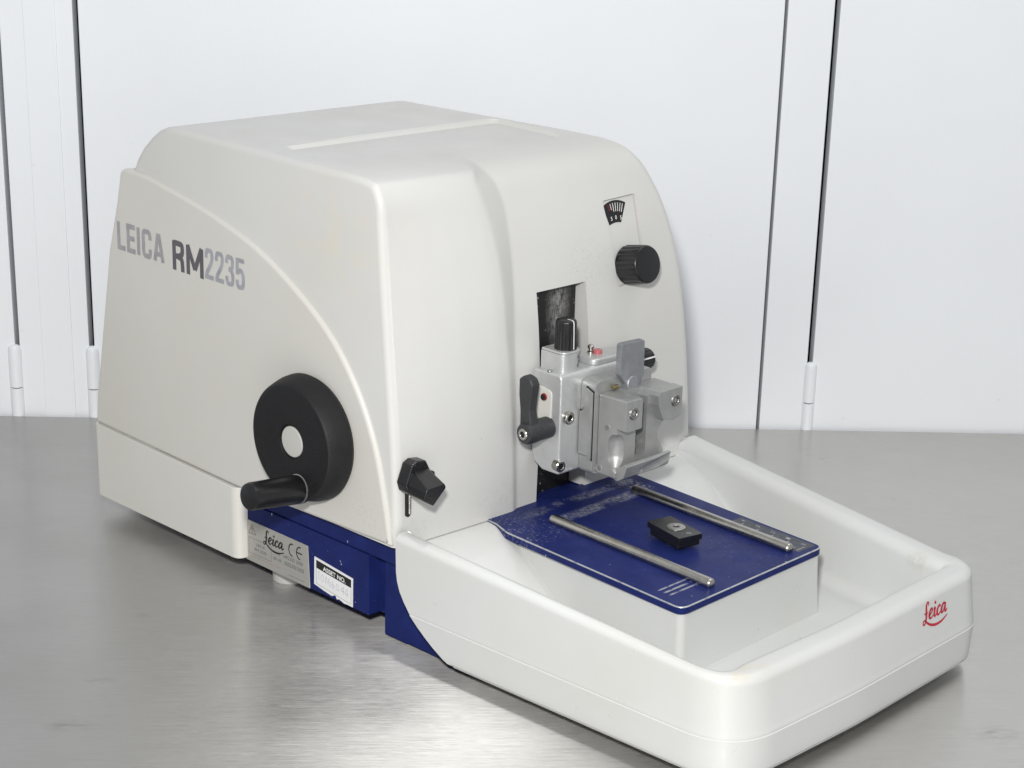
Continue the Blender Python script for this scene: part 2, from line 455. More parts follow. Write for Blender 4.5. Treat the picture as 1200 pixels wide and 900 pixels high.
def table_mat():
    t = NT('brushed_stainless_steel')
    u = t.n('ShaderNodeUVMap'); u.uv_map = 'brush'
    def mp(sc):
        m = t.n('ShaderNodeMapping'); m.inputs['Scale'].default_value = sc; t.l(u.outputs['UV'], m.inputs['Vector']); return m.outputs['Vector']
    streak = t.noise(mp((26, 1500, 1)), 1, 4, .65)
    streak2 = t.noise(mp((120, 2600, 1)), 1, 3, .6)
    cloud = t.noise(mp((7, 9, 1)), 1, 5, .55)
    smear = t.noise(mp((30, 26, 1)), 1, 5, .6)
    s = t.math('ADD', t.math('MULTIPLY', streak, .55), t.math('MULTIPLY', streak2, .45))
    c = t.mix(t.ramp(s, .30, .70), (.46, .453, .437), (.60, .592, .575))
    c = t.mix(t.ramp(cloud, .40, .72, 0, .25), c, (.38, .375, .36))
    c = t.mix(t.ramp(smear, .70, .78, 0, .35), c, (.25, .245, .23))
    # small dark marks on the bench
    for (p, r, st) in (((166, -490), 12, (1, 2.2)), ((175, -397), 9, (1, 2)), ((680, -75), 5, (1, 1.4)), ((685, -84), 4.5, (1, 1.4)), ((158, -549), 18, (1, 2)), ((704, -564), 24, (1.2, 1.6)), ((254, -396), 10, (1, 2.4))):
        sub = t.n('ShaderNodeVectorMath', operation='SUBTRACT'); sub.inputs[1].default_value = (p[0] * S, p[1] * S, 0); t.l(u.outputs['UV'], sub.inputs[0])
        mul = t.n('ShaderNodeVectorMath', operation='MULTIPLY'); mul.inputs[1].default_value = (st[0], st[1], 0); t.l(sub.outputs[0], mul.inputs[0])
        ln = t.n('ShaderNodeVectorMath', operation='LENGTH'); t.l(mul.outputs[0], ln.inputs[0])
        d = t.math('MULTIPLY', t.ramp(ln.outputs['Value'], r * .2 * S, r * S, 1, 0), t.ramp(t.noise(mp((90, 200, 1)), 1, 5, .65), .42, .62, 0, .38))
        c = t.mix(d, c, (.20, .195, .185))
    r_ = t.math('ADD', t.ramp(s, .3, .7, .28, .40), t.ramp(cloud, .3, .75, -.03, .06))
    t.set(Base_Color=c, Metallic=1.0, Roughness=r_, Anisotropic=.93, Anisotropic_Rotation=.25)
    tg = t.n('ShaderNodeTangent', direction_type='UV_MAP'); tg.uv_map = 'brush'
    t.l(tg.outputs['Tangent'], t.b.inputs['Tangent'])
    t.bump(s, .10, .00025)
    return t.m
M_table = table_mat()

def wallpaint():
    t = NT('white_gloss_paint'); v = t.coord()
    c = t.mix(t.ramp(t.noise(v, 5, 4), .35, .7), (.82, .842, .872), (.79, .81, .84))
    c = t.mix(t.ramp(t.noise(v, 120, 2, .4), .80, .84, 0, .2), c, (.45, .45, .45))
    t.set(Base_Color=c, Roughness=.42)
    t.bump(t.noise(t.coord((60, 60, 12)), 6, 4), .06, .001)
    return t.m
M_wall = wallpaint()

# ------------------------------------------------------------------ microtome
MT = empty('microtome', 'off white benchtop rotary microtome with black handwheel, blue base and front waste tray', 'microtome', (0, 0, -9))
class _P: pass
LEAN = .004                        # draft of the flank
def yl(z): return LEAN * (z - 63)
OFFZ = Vector((0, 0, 9 * S))
def part(name, bm, mats, parent=None, **k):
    o = obj(name, bm, mats, parent or MT, **k)
    if parent is None: o.location = OFFZ      # parts are modelled with z = 0 a little above the bench
    return o

# ---- hood: lofted from profile curves --------------------------------------
zA = [(0, 63), (-1.2, 110), (-5.6, 160), (-9.8, 203), (-13, 238), (-15, 263), (-17, 281), (-24.5, 290.3), (-75, 292)]
zR = [(3.4, 63), (4.2, 110), (3.8, 160), (1.4, 203), (-4.5, 238), (-11, 263), (-17.5, 280), (-27, 288.5), (-75, 292)]
zM = [(1, 63), (1.5, 110), (0, 160), (-4.5, 203), (-11.5, 238), (-19.5, 263), (-28, 279.5), (-43, 288.3), (-75, 292)]
NS = 9
cA = [(p.x, p.y) for p in catmull(zA, NS)]
cR = [(p.x, p.y) for p in catmull(zR, NS)]
cM = [(p.x, p.y) for p in catmull(zM, NS)]
yR = [(63, 102), (124, 97.5), (182, 91.5), (237, 88.4), (256, 85.8), (272, 82), (282, 81), (288.8, 86), (292, 92)]
yC = [(61, 106.5), (122, 104), (179, 103.5), (222, 107), (238, 108), (264, 109.5), (278, 107.5), (285.5, 104.5), (292, 104)]
yE = [(63, 289.5), (81, 286.3), (101, 284.2), (134, 280.6), (160, 277.6), (185, 275), (203, 272.6), (223, 269.2), (240, 265.3), (254.5, 261), (266, 256.2), (275, 251.8), (281, 248.6), (285, 246.4), (288, 243.6), (290, 240), (292, 231)]
def interp(tab, z):
    if z <= tab[0][0]: return tab[0][1]
    for (a, b), (c, d) in zip(tab, tab[1:]):
        if z <= c: return b + (d - b) * (z - a) / (c - a)
    return tab[-1][1]
back = [(-110, 292.1), (-150, 292.1), (-190, 292.1), (-212, 292.1), (-221, 291.9), (-229, 290.6), (-237, 287.3), (-245, 281.8), (-254.5, 273.4), (-261.5, 264.8), (-264.8, 258.8), (-266.2, 257.6), (-269.5, 256.6), (-273, 255.3), (-275.5, 253.6), (-277.3, 251), (-282.2, 231.8), (-293.6, 195.9), (-306.3, 133.1), (-316.2, 85.1), (-318.7, 65), (-318.9, 62)]
yEback = [(62, 285), (253, 250), (260, 246), (275, 232), (288, 217), (292, 212)]
ND = 300                            # samples across the width
rows = []
npf = len(cA)
def gauss(vals, sig):
    n = len(vals); k = int(sig * 3); w = [math.exp(-.5 * (i / sig) ** 2) for i in range(-k, k + 1)]; sw = sum(w)
    out = []
    for i in range(n):
        s = 0
        for j in range(-k, k + 1):
            q = i + j
            if q < 0: q = -q; v = 2 * vals[0] - vals[min(q, n - 1)]
            elif q > n - 1: v = 2 * vals[-1] - vals[max(0, 2 * (n - 1) - q)]
            else: v = vals[q]
            s += v * w[j + k]
        out.append(s / sw)
    return out
SIDE_IN = 2.6                       # flank under the raised side panel
for i in range(npf + len(back)):
    if i < npf:
        (xa, za), (xr, zr), (xm, zm_) = cA[i], cR[i], cM[i]
        ya = yl(za) + min(SIDE_IN, max(.3, SIDE_IN))
        yr, yc = interp(yR, zr), interp(yC, zm_)
        ye = interp(yE, zm_)
        L = lambda fy, fx: (ya + (yr - ya) * fy, xa + (xr - xa) * fx, za + (zr - za) * fy)
        Q = lambda fy, fx: (yr + (yc - yr) * fy, xr + (xm - xr) * fx, zr + (zm_ - zr) * fx)
        key = [L(0, 0), L(.3, .42), L(.6, .76), L(.92, 1.0), Q(.06, .02), Q(.2, .13), Q(.5, .45), (yc, xm, zm_), (ye, xm, zm_)]
        P = [[], [], []]
        for j in range(ND):
            y = ya + (ye - ya) * j / (ND - 1)
            for (a, b) in zip(key, key[1:]):
                if y <= b[0] or b is key[-1]:
                    f = (y - a[0]) / max(b[0] - a[0], 1e-6)
                    P[0].append(a[1] + (b[1] - a[1]) * f); P[1].append(y); P[2].append(a[2] + (b[2] - a[2]) * f); break
        P[0] = gauss(P[0], 1.4); P[2] = gauss(P[2], 1.4)
        rows.append([Vector((P[0][j], P[1][j], P[2][j])) for j in range(ND)])
    else:
        x, z = back[i - npf]
        ya = yl(z) + SIDE_IN
        ye = interp(yEback, z) if x < -205 else 231 + (x + 75) * .14
        rows.append([Vector((x, ya + (ye - ya) * j / (ND - 1), z)) for j in range(ND)])
# flank fillets: the first and last columns are pulled inward along the profile normal
NR = len(rows)
def prof_normal(i, j):
    a = rows[max(i - 1, 0)][j]; b = rows[min(i + 1, NR - 1)][j]
    d = Vector((b.x - a.x, 0, b.z - a.z)).normalized()
    return Vector((-d.z, 0, d.x))          # points into the body
cols = []
def fil(j0, sgn, r, n=7):
    out = []
    for k in range(n):
        th = math.pi / 2 * k / n
        ins = r * (1 - math.sin(th)); dy = r * (1 - math.cos(th))
        col = []
        for i in range(NR):
            p = rows[i][j0].copy(); nn = prof_normal(i, j0)
            q = p + nn * ins; q.y = p.y + sgn * dy
            # slide x/z with the surface a little so the fillet meets it
            col.append(q)
        out.append(col)
    return out
RL, RR = 4.5, 9.0
left = fil(0, 1, RL); right = fil(ND - 1, -1, RR)
mid = []
for j in range(ND):
    col = []
    for i in range(NR):
        y0, y1 = rows[i][0].y + RL, rows[i][-1].y - RR
        p = rows[i][j].copy()
        t_ = j / (ND - 1)
        # squeeze the columns between the fillets, resampling x/z along y
        y = y0 + (y1 - y0) * t_
        u_ = (y - rows[i][0].y) / (rows[i][-1].y - rows[i][0].y) * (ND - 1)
        k = min(int(u_), ND - 2); f = u_ - k
        q = rows[i][k].lerp(rows[i][k + 1], f); col.append(q)
    mid.append(col)
cols = left + mid + list(reversed(right))
bm = bmesh.new()
V = [[bm.verts.new(p) for p in c] for c in cols]
for a, b in zip(V, V[1:]):
    for i in range(NR - 1): bm.faces.new((a[i], a[i + 1], b[i + 1], b[i]))
    bm.faces.new((a[NR - 1], a[0], b[0], b[NR - 1]))
bm.faces.new(V[0]); bm.faces.new(list(reversed(V[-1])))
bmesh.ops.recalc_face_normals(bm, faces=bm.faces)
# shallow storage recess in the top, with sloping walls
def frustum(lo, z0, hi, z1, tilt=None):
    c = bmesh.new()
    a = [c.verts.new((p[0], p[1], z0 + (tilt(p[0]) if tilt else 0))) for p in lo]; b = [c.verts.new((p[0], p[1], z1)) for p in hi]
    n = len(a); c.faces.new(list(reversed(a))); c.faces.new(b)
    for i in range(n): c.faces.new((a[i], a[(i + 1) % n], b[(i + 1) % n], b[i]))
    return c
def rrect(x0, x1, y0, y1, r): return fillet2d([(x0, y0), (x1, y0), (x1, y1), (x0, y1)], r, 6)
recess = frustum(rrect(-129, -64, 25.5, 206.5, 5), 289.9, rrect(-134.5, -60, 20, 212, 8), 294.5)
# opening for the specimen head
slot = prism_x([(125.3, 40), (172.5, 40), (172.5, 207), (126.2, 207)], -15, 20)
# sunken control panel
pn = Vector((.974, 0, .227)).normalized()          # outward normal of the panel plane
po = Vector((-11.9, 216, 228))
pey = Vector((0, 1, 0)); pez = pn.cross(pey) * 1
if pez.z < 0: pez = -pez
PM = frame(po, pey, pez, pn)
pan = [(-13.5, 28.2), (20.3, 28.8), (13.2, -28.6), (-16, -30)]
pan_poly = fillet2d([(-12.4, -31.2), (16.8, -26.8), (15.4, 29.6), (-17.6, 28.4)], 2.4, 5)
pcut = prism(pan_poly, -.6, 14, PM)
bm = boolean(bm, [recess, slot, pcut])
hood = part('hood', bm, M_hood, angle=28, wn=False)

# thin raised lip round the rear and right edge of the recess
def tube(pts, rad, n=10):
    b_ = bmesh.new(); prev = None
    for i, p in enumerate(pts):
        d = (pts[min(i + 1, len(pts) - 1)] - pts[max(i - 1, 0)]).normalized()
        sx = d.cross(Vector((0, 0, 1))).normalized(); sz = sx.cross(d)
        rr = rad * (.25 if i in (0, len(pts) - 1) else 1)
        cur = [b_.verts.new(p + (sx * math.cos(2 * math.pi * k / n) + sz * math.sin(2 * math.pi * k / n)) * rr) for k in range(n)]
        if prev:
            for k in range(n): b_.faces.new((prev[k], prev[(k + 1) % n], cur[(k + 1) % n], cur[k]))
        prev = cur
    bmesh.ops.recalc_face_normals(b_, faces=b_.faces)
    return b_
lp0 = [(-133.5, 23.5, 291.6), (-133.5, 80, 291.7), (-133.5, 150, 291.7), (-133.5, 202, 291.7)] + [(-133.5 + 8 * (1 - math.cos(a)), 202 + 8 * math.sin(a), 291.7) for a in (.4, .8, 1.2, 1.57)] + [(-110, 210.4, 291.6), (-90, 210.8, 291.5), (-76, 211.2, 291.3), (-71, 211.3, 291.0)]
part('recess_lip', tube([Vector(p) for p in lp0], 1.15), M_hood, hood, wn=False)
# black cover inside the slot
part('slot_cover', box(-14.8, -12.8, 125.6, 171.2, 41, 206.8), M_slot)

# ---- control panel -----------------------------------------------------------
inner = fillet2d([(-11.8, -30.5), (16.1, -26.3), (14.8, 28.9), (-16.9, 27.8)], 2.2, 5)
bm = prism(inner, -.55, .1, PM, b=.25, seg=2)
merge(bm, prism(fillet2d([(-13, -30.5), (11.5, -27), (4, -29.4)], .3, 2), 0, .1, PM)) if False else None
cpan = part('control_panel', bm, M_hood)
# fan shaped scale window
fan = []
for k in range(13):
    a = math.radians(118 - 56 * k / 12); fan.append((-5.2 + 24 * math.cos(a), 3.4 + 24 * math.sin(a)))
for k in range(9):
    a = math.radians(70 + 50 * k / 8); fan.append((-5.2 + 9.2 * math.cos(a) * 1.5, 3.2 + 9.2 * math.sin(a)))
bm = prism(fan, .12, .5, PM, b=.1, seg=1)
for k, ang in enumerate((114, 107.5, 101, 94.5, 88, 81.5, 75, 69)):
    a = math.radians(ang); d = Vector((math.cos(a), math.sin(a))); q = Vector((-5.2, 3.4))
    w = .24; nrm = Vector((-d.y, d.x)) * w
    p0, p1 = q + d * (16.5 if k > 2 else 18), q + d * 22.4
    if k == 0: continue
    merge(bm, prism([p0 - nrm, p1 - nrm, p1 + nrm, p0 + nrm], .5, .62, PM), 2 if k == 1 else 1)
for (x, y, s) in ((-10.4, 14.0, '5'), (-6.0, 14.5, '0'), (-1.2, 13.8, '5')):
    merge(bm, text(s, x, y, 1.5, 2.6, .02).__class__ and place2d(text(s, x, y, 1.5, 2.7, .02), PM @ Matrix.Translation((0, 0, .64))), 1)
part('scale_window', bm, [M_blackgloss, M_whitemark, M_red], cpan)
ring = []
bm = prism([(p[0] * 1.06 + .9, p[1] * 1.03 - .7) for p in fan], .08, .16, PM, b=.05, seg=1)
part('window_surround', bm, M_cover, cpan)
# ribbed control knob
ko = PM @ Vector((-.3, -17.5, 0))
kb = lathe([(0, .2), (9.6, .2), (9.6, 1.6), (13.2, 1.8), (13.7, 2.6), (13.4, 13.0), (13.1, 18.6), (12.5, 19.8), (11.6, 20.3), (0, 20.5)], ko, pn, 180, ribs=18, ribd=.75, ribrange=(2.0, 17))
part('control_knob', kb, M_blackgloss, cpan, angle=50)

# ---- raised side panel ---------------------------------------------------------
arc = [(-277.7, 252.3), (-275.5, 254.9), (-271, 256.4), (-264, 256.6), (-248, 256), (-228.8, 253), (-203.0, 248.6), (-173.4, 242.4), (-130.1, 229.6), (-88.4, 208.8), (-55.9, 185.6), (-31.9, 156.2), (-16.1, 123.8), (-6.4, 87.1), (-2.2, 65.6)]
arcs = [(p.x, p.y) for p in catmull(arc, 5)]
out = [(-319, 64.2), (-316.5, 85.1), (-306.7, 133.1), (-294.1, 195.9), (-282.7, 231.8)] + arcs + [(-2.4, 64.6), (-158, 60.2)]
def on_lean(x, z, d=0.0):          # point on the leaning flank, d = outward offset
    nrm = Vector((0, -1, LEAN)).normalized()
    return Vector((x, yl(z), z)) + nrm * d
bm = bmesh.new()
n = len(out)
def ring_at(inset, d):
    """shrink outline by inset in the xz plane"""
    vs = []
    for i in range(n):
        p = Vector(out[i]); a = Vector(out[i - 1]); b = Vector(out[(i + 1) % n])
        d1 = (p - a).normalized(); d2 = (b - p).normalized()
        n1 = Vector((d1.y, -d1.x)); n2 = Vector((d2.y, -d2.x)); nn = n1 + n2
        nn = nn / max(nn.dot(n1), .35) if nn.length > 1e-6 else n1
        q = p + nn * inset
        vs.append(bm.verts.new(on_lean(q.x, q.y, d)))
    return vs
R = [ring_at(0, -4.5), ring_at(0, -2.6), ring_at(.3, -1.7), ring_at(.9, -.9), ring_at(1.8, -.3), ring_at(2.9, 0)]
for a, b in zip(R, R[1:]):
    for i in range(n): bm.faces.new((a[i], a[(i + 1) % n], b[(i + 1) % n], b[i]))
bm.faces.new(R[-1]); bm.faces.new(list(reversed(R[0])))
bmesh.ops.recalc_face_normals(bm, faces=bm.faces)
spanel = part('side_panel', bm, M_panel, angle=50)
# lettering on the panel
up = Vector((0, LEAN, 1)).normalized(); nrm = Vector((1, 0, 0)).cross(up)
TM = frame(Vector((0, yl(198), 198)) + nrm * .12, (1, 0, 0), up, nrm)
bm = condensed('LEICA', -282.3, 1.6, 53.0, 19.2)
merge(bm, condensed('RM', -219.8, -.2, 33.6, 19.9, .15), 1)
merge(bm, condensed('2235', -184.6, 1.2, 41.6, 20.4, .155), 2)
place2d(bm, TM)
part('lettering', bm, [M_txtlight, M_txtdark, M_txtmid], spanel, smooth=False, label='grey condensed lettering LEICA RM2235')

# ---- lower cover with rounded front edge ----------------------------------------
bm = bmesh.new()
pl = fillet2d([(-321, -.5), (-155.5, -.5), (-155.5, 60), (-321, 60)], [5, 7.5, 0, 0], 8)
a = [bm.verts.new((p[0], p[1] + .12, 8.5 + (-321 - p[0]) / 171 * 1.0)) for p in pl]
b = [bm.verts.new((p[0], p[1], 63.6 - (p[0] + 319) / 170 * 4.4)) for p in pl]
n = len(pl); bm.faces.new(list(reversed(a))); bm.faces.new(b)
for i in range(n): bm.faces.new((a[i], a[(i + 1) % n], b[(i + 1) % n], b[i]))
bmesh.ops.recalc_face_normals(bm, faces=bm.faces)
bevel(bm, .9, 2, 60)
part('lower_cover', bm, M_cover, angle=40)

# ---- blue cast base -----------------------------------------------------------------
bm = box(-165, -32, 8, 200, 5.2, 47.5, .8, 2)
merge(bm, box(-165, -3, 9.0, 200, 47.9, 61.8, .6, 2))
merge(bm, box(-34, -22, 18.0, 200, 5.0, 48.2, .5, 2))
merge(bm, box(-24, -2.5, 14.5, 60, -7, 47.0, .8, 2))
merge(bm, box(-23.5, 44, 14.9, 60, -6.8, 36, .8, 2))
merge(bm, box(-300, -150, 30, 270, 2, 60, .8, 2))
merge(bm, box(-160, -14, 150, 280, 2, 61.3, .8, 2))
base = part('base', bm, M_blue)
for (x, y) in ((-138, 30), (-290, 60), (-290, 240), (-30, 262), (150, 70), (150, 220)):
    part('foot', lathe([(0, -9), (11.5, -9), (12.4, -8), (12.4, -2), (11, 6), (0, 6)], (x, y, 0), (0, 0, 1), 36), M_rubberfoot, base)

# rating plate
RP = frame((-157.3, 7.6, 6.2), (1, 0, 0), (0, 0, 1), (0, -1, 0))
bm = prism(fillet2d([(0, 0), (67.4, -.5), (65.6, 29.4), (0, 29.6)], .5, 2), -.4, .3, RP, b=.15, seg=1)
rplate = part('rating_plate', bm, M_rating)
L2 = RP @ Matrix.Translation((0, 0, .36))
bm = script_logo(19.5, 17.0, 22.0)
for (cx, e) in ((49.6, 0), (57.6, 1)):       # CE mark
    arcp = [(cx + 3.5 * math.cos(math.radians(a)), 21.5 + 4.3 * math.sin(math.radians(a))) for a in range(75, 291, 18)]
    merge(bm, ribbon([arcp], .95))
    if e: merge(bm, ribbon([[(cx - 3.2, 21.5), (cx + 2.3, 21.5)]], .9))
merge(bm, ribbon([[(3.6, 20.6), (7.2, 27.2)], [(7.2, 27.2), (11, 20.6)], [(11.2, 20.6), (3.4, 20.6)]], .4), 1)
merge(bm, ribbon([[(7.2, 25.2), (7.2, 22.6)]], .7), 1)
merge(bm, disc2d(7.2, 21.6, .4), 1)
merge(bm, ribbon([[(3.5, 6.3), (3.5, 17.4)], [(3.5, 17.4), (27.5, 17.4)], [(27.5, 17.4), (27.5, 6.3)], [(27.5, 6.3), (3.5, 6.3)]], .22), 1)
for (s, x, y, w, h, mi) in (('LEICA', 11.5, 12.8, 9, 2.0, 1), ('RM 2235', 9.5, 9.0, 12.5, 2.2, 1), ('TYPE', 29.5, 13.2, 7, 1.9, 1), ('1492235 2000', 40, 13.2, 20.5, 2.4, 1), ('SER. NR.', 29.5, 9.0, 9, 1.9, 1),
                            ('0502/05/2005', 41.2, 8.4, 20.5, 2.7, 1), ('Leica Microsystems Nussloch GmbH', 3.5, 3.7, 34, 1.0, 2), ('Made in Germany', 46, 1.9, 16, 1.1, 1)):
    merge(bm, text(s, x, y, w, h, .0), mi)
place2d(bm, L2)
part('lettering', bm, [M_inkblack, M_inkgrey, simple('faded_red_ink', (.36, .16, .12), .5)], rplate, smooth=False)
# asset sticker, its lower edge torn
AP = frame((-85.6, 7.6, 10.6), (1, 0, 0), (0, 0, 1), (0, -1, 0))
torn = [(0, 0), (9, -1.7), (18, -3.0), (20, -2.0), (21.5, -1.3), (23, -3.8), (25, -3.0), (27, -3.4), (30, -4.3), (31, -4.4), (33, -4.1), (38.6, -4.3), (38.9, 16.0), (.6, 19.8)]
bm = prism(torn, -.2, .2, AP)
stick = part('asset_sticker', bm, M_paper, smooth=False)
A2 = AP @ Matrix.Translation((0, 0, .26))
def q4(p): 
    b_ = bmesh.new(); b_.faces.new([b_.verts.new((x, y, 0)) for x, y in p]); return b_
bm = q4([(2.4, 12.3), (37.3, 8.9), (37.4, 14.6), (2.5, 18.0)])
t_ = text('ASSET NO.', 0, 0, 22.5, 3.2, .03)
for v in t_.verts: v.co = Vector((9.3 + v.co.x, 13.0 + v.co.y - (v.co.x + 6) * .098, .06))
merge(bm, t_, 1)
merge(bm, ribbon([[(2.4, 12), (2.4, 1.2)], [(2.4, 1.2), (37, -2.6)], [(37.2, -2.6), (37.2, 8.6)]], .2), 2)
scr = [[(4, 4 + 6), (6, 10.2)], [(5, 10), (5, 4.5)], [(8.5, 9.4), (7, 6), (9, 4), (10, 8), (8.5, 9.4)], [(11.5, 4), (12.4, 9), (13.6, 4)], [(15.5, 8.6), (14.6, 6), (16.5, 3.2), (17.5, 5.6), (15, 6.4)], [(19, 8), (19, 3), (21, 5), (19, 5.6)], [(23.5, 7.6), (22.5, 4), (25, 3), (24.5, 7)], [(29.5, 7), (27.5, 4), (30.5, 4)], [(30, 7.4), (29.6, 1.8)], [(33, 6.8), (31.6, 3.2), (34.5, 3.2)], [(34, 7), (33.6, 1)]]
merge(bm, ribbon(scr, .35), 3)
place2d(bm, A2)
part('lettering', bm, [M_inkblack, M_whitemark, M_inkgrey, M_inkpale], stick, smooth=False)

# ---- handwheel on the flank ---------------------------------------------------------
hc = (-76.5, 0, 118)
bm = lathe([(0, -1.5), (30, -1.5), (37, -1.2), (40, -.2), (41.6, 2.5), (41.2, 7), (39.6, 12.5), (38.3, 16.2), (37.0, 17.8), (35.2, 18.4), (25, 18.2), (12.6, 17.6), (11.6, 17.0), (11.2, 15.6), (0, 15.6)], hc, (0, -1, 0), 96)
hw = part('handwheel', bm, M_blackwheel, angle=32)
part('hub_cap', lathe([(0, 15.6), (10.1, 15.6), (10.1, 16.2), (9.6, 16.6), (0, 16.8)], hc, (0, -1, 0), 48), M_rubberfoot, hw)
hx = (-68, -16, 88.8)
bm = lathe([(0, 0), (9.4, 0), (9.6, 1.8), (8.6, 2.3), (8.6, 3.4), (9.2, 3.8), (9.4, 6), (9.2, 20), (8.9, 34), (8.9, 39), (8.3, 41.2), (6.6, 42.4), (0, 42.6)], hx, (0, -1, .12), 48)
part('crank_handle', bm, M_blackhandle, hw)
part('handle_collar', lathe([(9.0, 2.0), (9.75, 2.4), (9.75, 3.2), (9.0, 3.6)], hx, (0, -1, .12), 48), M_screw, hw)

# ---- locking lever on the left front column -----------------------------------------
lv = fillet2d([(5, 102.3), (3.4, 107.6), (8.2, 119.5), (12.5, 121.4), (19.8, 120.3), (23.8, 112.5), (27.6, 111.2), (27, 103.5), (18, 100), (8, 99.5)], 1.6, 3)
bm = prism_x(lv, -1, 8.5, b=1.2, seg=3)
arm = bmesh.new()
A_ = [(7, 5.0, 101.5), (7, 4.8, 108.5), (7, 10, 116), (7, 21, 115.5), (7, 25.5, 110.5), (7, 20, 101)]
B_ = [(26, 2.2, 102.5), (26, 3.2, 108.4), (27, 4.6, 109.6), (27, 18.6, 110.2), (26, 20.6, 107), (25, 10.8, 96.6)]
va = [arm.verts.new(p) for p in A_]; vb = [arm.verts.new(p) for p in B_]
arm.faces.new(va); arm.faces.new(list(reversed(vb)))
for i in range(6): arm.faces.new((va[i], va[(i + 1) % 6], vb[(i + 1) % 6], vb[i]))
bmesh.ops.recalc_face_normals(arm, faces=arm.faces); bevel(arm, 1.3, 3, 15)
merge(bm, arm)
lever = part('locking_lever', bm, M_blackgloss, angle=40)
bm = prism_x(fillet2d([(9.9, 83), (12.7, 83), (12.7, 101), (9.9, 101)], 1.3, 5), -4, 1.9, b=.2, seg=1)
part('lever_slot', bm, M_dark, lever)
part('lever_pin', cyl(1.0, (2.4, 11.6, 85), (0, 0, 1), 14, .5, 16), M_steel, lever)

# ---- specimen head -------------------------------------------------------------------
hb = fillet2d([(2, 117), (28.6, 117), (28.6, 196), (2, 196)], [0, 3.2, 5, 0], 5)
poly = fillet2d([(3, 160), (28.6, 160), (28.6, 92), (13, 92), (5.5, 96.5), (3, 104)], [2, 4, 2, 4, 4, 3], 5)
bm = prism_y(poly, 117, 196, b=2.2, seg=3, ang=50)
head = part('specimen_head', bm, M_alu, angle=40)
# housing of the upper knob
hp = fillet2d([(4, 122.5), (24.5, 122.5), (24.5, 141), (4, 141)], [0, 5, 8, 0], 8)
bm = prism_z(hp, 159.5, 171.6, b=.7, seg=2, ang=50)
merge(bm, prism_z([(p[0] * 1.0 + .6, p[1]) for p in hp], 171.7, 173.4, b=.6, seg=2, ang=50))
hs = part('knob_housing', bm, M_alu, head)
def knob(name, o, axis, r, h, parent, markdir):
    ax = Vector(axis).normalized()
    b_ = lathe([(0, 0), (r, 0), (r, .8), (r * .97, h * .5), (r * .93, h - 1.8), (r * .86, h - .5), (r * .7, h), (0, h + .1)], o, ax, 112, ribs=14, ribd=.7, ribrange=(.2, h - 1.9))
    md = Vector(markdir).normalized(); sd = ax.cross(md)
    M_ = frame(Vector(o), sd, ax, md)
    # white pointer line down the flank and over the end
    w_ = bmesh.new()
    pts = [(r * 1.012, .6), (r * .985, h * .5), (r * .945, h - 1.8), (r * .88, h - .35), (r * .7, h + .14), (r * .15, h + .2)]
    pv = None
    for (rr, hh) in pts:
        c_ = Vector(o) + md * rr + ax * hh
        cur = (w_.verts.new(c_ - sd * .5), w_.verts.new(c_ + sd * .5))
        if pv: w_.faces.new((pv[0], pv[1], cur[1], cur[0]))
        pv = cur
    bmesh.ops.recalc_face_normals(w_, faces=w_.faces)
    merge(b_, w_, 1)
    return part(name, b_, [M_blackgloss, M_whitemark], parent, angle=50)
knob('adjusting_knob', (16.5, 132.5, 173.5), (0, 0, 1), 7.4, 19.5, head, (.80, -.02, 0))
knob('adjusting_knob', (15, 196.5, 150), (0, 1, 0), 8.0, 20.5, head, (.93, 0, .37))
part('knob_flange', cyl(8.2, (15, 195.8, 149), (0, 1, 0), 1.6, .4, 32), M_alu, head)
# double arrow on the housing
bm = bmesh.new()
merge(bm, q4([(-.55, -2.6), (.55, -2.6), (.55, 2.6), (-.55, 2.6)]))
for s in (1, -1):
    b_ = bmesh.new(); b_.faces.new([b_.verts.new(p) for p in ((-1.7, s * 2.2, 0), (1.7, s * 2.2, 0), (0, s * 5.2, 0))]); bmesh.ops.recalc_face_normals(b_, faces=b_.faces); merge(bm, b_)
ad = Vector((.85, .52, 0)).normalized()
bm.transform(frame(Vector((23.75, 137.2, 165.6)), (-ad.y, ad.x, 0), (0, 0, 1), ad))
part('arrow_mark', bm, M_inkblack, head, smooth=False)
# pad on the right of the top with pins
bm = prism_z(fillet2d([(9, 149), (27, 149), (27, 178), (9, 178)], [5, 6, 6, 5], 6), 159.6, 164.2, b=1.6, seg=3, ang=50)
part('top_pad', bm, M_alu, head)
part('red_button', lathe([(0, 0), (3.0, 0), (3.0, 2.4), (2.6, 2.8), (0, 2.8)], (17, 163, 164), (0, 0, 1), 24), M_pink, head)
part('ball_pin', lathe([(0, 0), (2.3, 0), (2.3, 1.2), (1.3, 1.7), (1.3, 3), (2.2, 3.6), (2.2, 5), (1.2, 6), (0, 6.2)], (13.5, 160, 164), (0, 0, 1), 24), M_steel, head)
# pale rounded plate with red ringed stud on the left cheek
CY = frame((0, 117, 0), (1, 0, 0), (0, 0, 1), (0, -1, 0))
bm = prism(fillet2d([(7.5, 127.5), (20.5, 126.2), (21, 147.8), (8, 150)], 3.5, 5), -.5, .9, CY, b=.5, seg=2)
part('cheek_plate', bm, M_cover, head)
part('red_ring', lathe([(1.8, 0), (2.5, 0), (2.5, 1.0), (1.8, 1.0)], (14.6, 116.2, 143), (0, -1, 0), 24), M_red, head)
part('stud', cyl(1.8, (14.6, 116.2, 143), (0, -1, 0), 2.2, .5, 20), M_dark, head)
